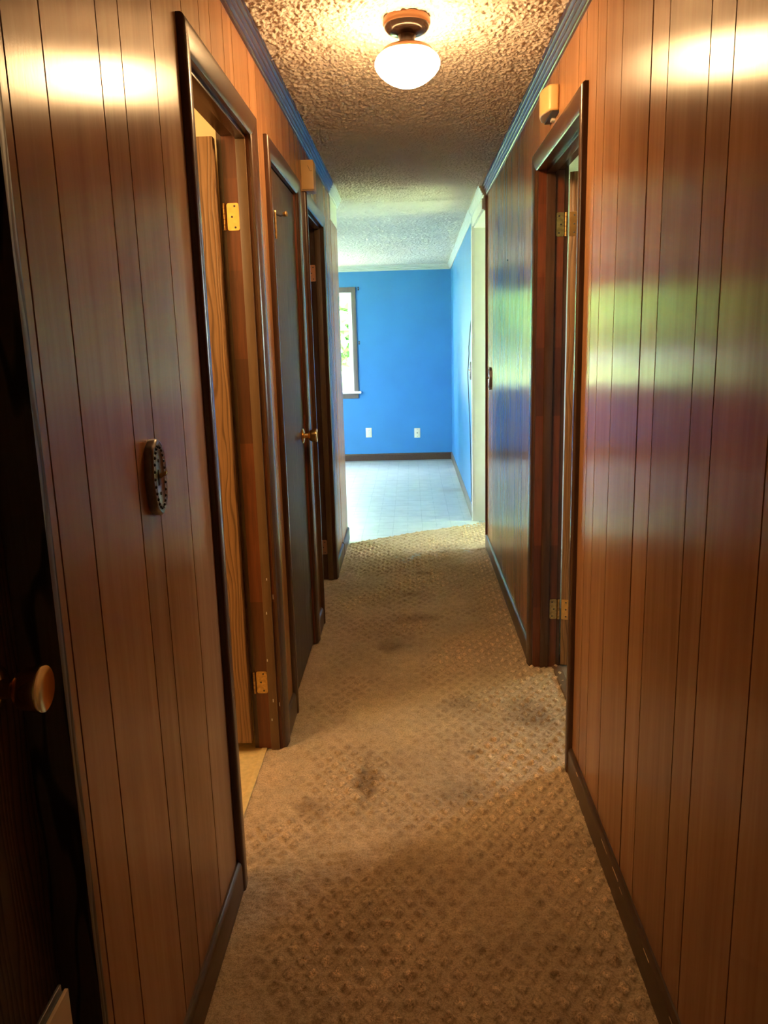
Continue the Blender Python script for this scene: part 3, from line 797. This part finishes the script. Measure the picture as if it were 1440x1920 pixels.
# ------------------------------------------------------------------ small things on the walls
def light_switch(loc, nrm, label):
    """oval scalloped pewter switch plate; local x = out of the wall, local y = along it"""
    r = empty('light_switch', loc); tag(r, label, 'light switch', 'decorative switch plates')
    r.rotation_euler = (0, 0, 0 if nrm > 0 else math.pi)
    N = 72
    def outline(sy, sz, sc):
        pts = []
        for k in range(N):
            a = 2*math.pi*k/N
            q = abs(math.cos(a))**0.8*math.copysign(1, math.cos(a)); p = abs(math.sin(a))**0.86*math.copysign(1, math.sin(a))
            wv = 1+sc*math.cos(8*a)
            pts.append((sy*q*wv, sz*p*wv))
        return pts
    bm = bmesh.new(); rings = []
    for x, sy, sz, sc in ((0.0, 0.040, 0.068, 0.02), (0.011, 0.041, 0.069, 0.02), (0.015, 0.039, 0.067, 0.02), (0.0165, 0.036, 0.064, 0.015), (0.0150, 0.0325, 0.060, 0.01), (0.0145, 0.026, 0.053, 0.0), (0.0158, 0.023, 0.050, 0.0), (0.0140, 0.021, 0.048, 0.0)):
        rings.append([bm.verts.new((x, y, z)) for y, z in outline(sy, sz, sc)])
    for A, B in zip(rings, rings[1:]):
        for k in range(N): bm.faces.new((A[k], A[(k+1) % N], B[(k+1) % N], B[k]))
    bm.faces.new(rings[0]); bm.faces.new(rings[-1])
    o = from_bm('plate', bm, 'pewter', None, 45); o.parent = r
    # dark pierced beads around the rim
    bd = bmesh.new()
    for k in range(26):
        a = 2*math.pi*k/26
        c = Vector((0.0150, 0.0290*math.cos(a), 0.0565*math.sin(a)))
        bmesh.ops.create_icosphere(bd, subdivisions=1, radius=0.0034, matrix=Matrix.Translation(c))
    o = from_bm('bead_ring', bd, 'pewter_dark', None, 60); o.parent = r
    o = box('toggle_slot', (0.0140, 0.0150, -0.0055, 0.0055, -0.014, 0.014), 'slot_dark'); o.parent = r
    o = prism('toggle', [(0.010, -0.004), (0.010, 0.006), (0.019, 0.008), (0.027, 0.012), (0.0285, 0.009), (0.027, 0.005), (0.019, -0.001)], 1, -0.004, 0.004, 'brass'); o.parent = r
    for dz in (0.030, -0.030):
        o = lathe('screw', [(0, 0), (0, 0.0034), (0.0014, 0.003), (0.0014, 0)], (0.0141, 0, dz), (1, 0, 0), 'slot_dark', None, 12); o.parent = r
light_switch((XL, 1.432, 1.166), 1, 'oval pewter switch plate with brass toggle beside the bathroom doorway')
light_switch((XR, 5.09, 1.146), -1, 'dark oval switch plate at the far end of the right panelling')
light_switch((XB, 6.33, 1.147), -1, 'dark ornate switch plate on the blue wall beside the white casing')

def chime():
    r = empty('door_chime', (XL, 3.83, 2.07)); tag(r, 'cream rectangular chime box above the closet door casing', 'door chime')
    o = box('cover', (0.0, 0.056, 0.0, 0.098, -0.006, 0.124), 'cream_plastic', None, 0.002); o.parent = r
    o = box('cover_seam', (0.002, 0.0565, -0.0008, 0.099, -0.002, 0.0), 'slot_dark'); o.parent = r
    o = tube('crack', [(0.032, -0.0004, 0.100), (0.038, -0.0004, 0.084), (0.041, -0.0004, 0.077), (0.050, -0.0004, 0.076)], 0.0007, 'slot_dark'); o.parent = r
chime()
def detector():
    r = empty('wall_sensor', (XR, 2.86, 2.158)); tag(r, 'cream rounded alarm sensor above the right doorway', 'wall sensor')
    pl = [(0.0, 0.0), (-0.026, 0.0), (-0.034, 0.006)]
    for k in range(9):
        a = k/8; pl.append((-0.036-0.014*math.sin(math.pi*min(1, a*1.0)), 0.014+0.14*a))
    pl += [(-0.034, 0.164), (-0.026, 0.17), (0.0, 0.17)]
    o = prism('housing', pl, 2, -0.040, 0.040, 'cream_plastic', None, 40); o.parent = r
    b = o.modifiers.new('soft', 'BEVEL'); b.width = 0.006; b.segments = 3; b.limit_method = 'ANGLE'; b.angle_limit = math.radians(50)
    o = box('base', (-0.022, 0.0, 0.004, 0.160, -0.046, -0.040), 'slot_dark'); o.parent = r
    o = box('mount_foot', (-0.012, 0.0, 0.07, 0.10, -0.055, -0.044), 'ivory_plastic'); o.parent = r
detector()

def outlet(x, z, label, duplex):
    r = empty('wall_outlet', (x, YB, z)); tag(r, label, 'wall outlet')
    bm = bmesh.new(); add_box(bm, -0.035, 0.035, -0.006, 0, -0.057, 0.057)
    bmesh.ops.bevel(bm, geom=[e for e in bm.edges if e.calc_length() > 0.01], offset=0.003, segments=2, affect='EDGES', profile=0.5)
    o = from_bm('plate', bm, 'ivory_plastic', None, 40); o.parent = r
    if duplex:
        for dz in (0.020, -0.020):
            o = lathe('receptacle', [(0, 0), (0, 0.0165), (0.002, 0.016), (0.002, 0)], (0, -0.006, dz), (0, -1, 0), 'window_white', None, 24); o.parent = r
            for sx in (-0.006, 0.006):
                s = box('slot', (sx-0.0016, sx+0.0016, -0.0086, -0.0079, dz-0.001, dz+0.008), 'slot_dark'); s.parent = o
            s = box('slot', (-0.002, 0.002, -0.0086, -0.0079, dz-0.009, dz-0.005), 'slot_dark'); s.parent = o
    else:
        o = lathe('connector', [(0, 0), (0, 0.0062), (0.010, 0.0055), (0.010, 0)], (0, -0.006, 0), (0, -1, 0), 'slot_dark', None, 14); o.parent = r
        for dz in (0.042, -0.042):
            o = lathe('screw', [(0, 0), (0, 0.0032), (0.001, 0.003), (0.001, 0)], (0, -0.006, dz), (0, -1, 0), 'slot_dark', None, 10); o.parent = r
outlet(-0.508, 0.327, 'ivory duplex outlet low on the blue wall under the window', True)
outlet(0.066, 0.311, 'ivory cable jack plate low on the blue wall right of the outlet', False)

def bracket(x, z, label):
    r = empty('curtain_bracket', (x, YB, z)); tag(r, label, 'curtain bracket')
    o = box('plate', (-0.008, 0.008, -0.003, 0.0, -0.020, 0.020), 'pewter_dark'); o.parent = r
    o = box('hook', (-0.004, 0.004, -0.022, -0.003, -0.006, 0.006), 'pewter', None, 0.001); o.parent = r
bracket(-0.580, 1.978, 'tiny dark curtain bracket at the top corner of the window')
bracket(-0.588, 1.372, 'small metal tieback bracket beside the middle of the window casing')

def perforated_board():
    r = empty('pegboard', (-0.452, 0.66, 0)); tag(r, 'cream perforated board standing at the lower left edge before the dark door', 'pegboard')
    o = box('sheet', (-0.005, 0.0, -0.24, 0.205, 0.001, 0.600), 'kick_plate', None, 0.001); o.parent = r
    o = box('rim', (-0.013, -0.009, -0.24, 0.205, 0.001, 0.606), 'pewter', None, 0.001); o.parent = r
    o = box('core', (-0.009, -0.005, -0.24, 0.204, 0.001, 0.597), 'slot_dark'); o.parent = r
    for k in range(14):
        for q in range(6):
            h = lathe('hole', [(0, 0), (0, 0.0058), (0.0006, 0.0058), (0.0006, 0)], (0.0001, 0.190-0.032*k, 0.552-0.032*q), (1, 0, 0), 'slot_dark', None, 12); h.parent = r
perforated_board()

pts = []
for (y, z) in ((6.262, 1.566), (6.40, 1.50), (6.56, 1.38), (6.62, 1.32), (6.60, 1.27), (6.66, 1.20), (6.742, 1.11), (6.70, 1.03), (6.66, 0.93), (6.60, 0.82), (6.524, 0.694), (6.46, 0.55), (6.42, 0.40), (6.40, 0.25), (6.40, 0.10)):
    pts.append((XB-0.004, y, z))
tag(tube('telephone_cable', pts, 0.0030, 'black_cord'), 'thin dark cord hanging down the blue side wall', 'cord')
# nails and small holes
tag(lathe('nail', [(0, 0), (0.0, 0.0035), (0.006, 0.0035), (0.006, 0)], (XR+0.001, 4.25, 1.775), (-1, 0, 0), 'slot_dark', None, 10), 'black nail head high on the far right panelling', 'nail')

# ------------------------------------------------------------------ outdoors
g = box('ground', (-40, 40, -30, 60, -0.75, -0.70), 'lawn'); tag(g, 'sunlit lawn outside the windows', 'lawn', kind='structure')
g = box('driveway', (-12, 6, 11.2, 15.5, -0.70, -0.66), 'gravel'); tag(g, 'pale gravel driveway outside the back window', 'driveway', kind='structure')
def tree(loc, h, r, n, label, seed):
    rg = np.random.default_rng(seed)
    t = empty('tree', loc); tag(t, label, 'tree', 'trees outside the windows')
    o = lathe('trunk', [(0, 0), (0, 0.22), (0.5, 0.16), (h*0.45, 0.11), (h*0.8, 0.04), (h*0.8, 0)], (0, 0, 0), (0, 0, 1), 'bark', None, 10); o.parent = t
    # leaf clumps gathered in boughs
    nb = 26
    a = rg.uniform(0, 2*math.pi, nb); zz = rg.uniform(0.25, 1.0, nb)
    rad = r*np.sqrt(np.clip(1-((zz-0.55)/0.55)**2, 0.05, 1))*rg.uniform(0.35, 1, nb)
    cen = np.stack([rad*np.cos(a), rad*np.sin(a), h*zz], 1)
    c = cen[rg.integers(0, nb, n)] + rg.normal(0, r*0.19, (n, 3))
    d1_ = rg.normal(0, 1, (n, 3)); d1_ /= np.linalg.norm(d1_, axis=1)[:, None]
    d2_ = rg.normal(0, 1, (n, 3)); d2_ = np.cross(d1_, d2_); d2_ /= np.linalg.norm(d2_, axis=1)[:, None]
    s = rg.uniform(0.13, 0.24, n)[:, None]
    V = np.stack([c-d1_*s, c+d2_*s*0.55, c+d1_*s, c-d2_*s*0.55], 1).reshape(-1, 3)
    me = bpy.data.meshes.new('foliage'); me.from_pydata(V.tolist(), [], np.arange(4*n).reshape(n, 4).tolist()); me.materials.append(M['leaf'])
    o = link(bpy.data.objects.new('foliage', me), t); o['kind'] = 'stuff'
for i, (x, y, h, r, n, lab) in enumerate([(-2.4, 17.5, 6.5, 2.3, 9000, 'leafy green tree nearest the back window'), (-9.6, 19.0, 8.0, 2.6, 9000, 'tall green tree far left beyond the back window'),
        (4.6, 19.0, 7.0, 2.4, 8000, 'green tree behind the house to the right'), (-6.2, 28.0, 9.0, 2.7, 9000, 'distant green tree added to block sky between the two nearer ones'), (1.4, 28.0, 9.0, 2.7, 9000, 'distant green tree added to block sky right of the nearest one'),  # distant back row added to cover the sky and green the wall reflection
        (-10.5, 7.0, 7.0, 2.6, 6000, 'green tree outside the left living room window'), (9.0, 5.0, 7.0, 2.6, 5000, 'green tree outside the entry on the right')]):
    tree((x, y, -0.7), h, r, n, lab, 40+i)
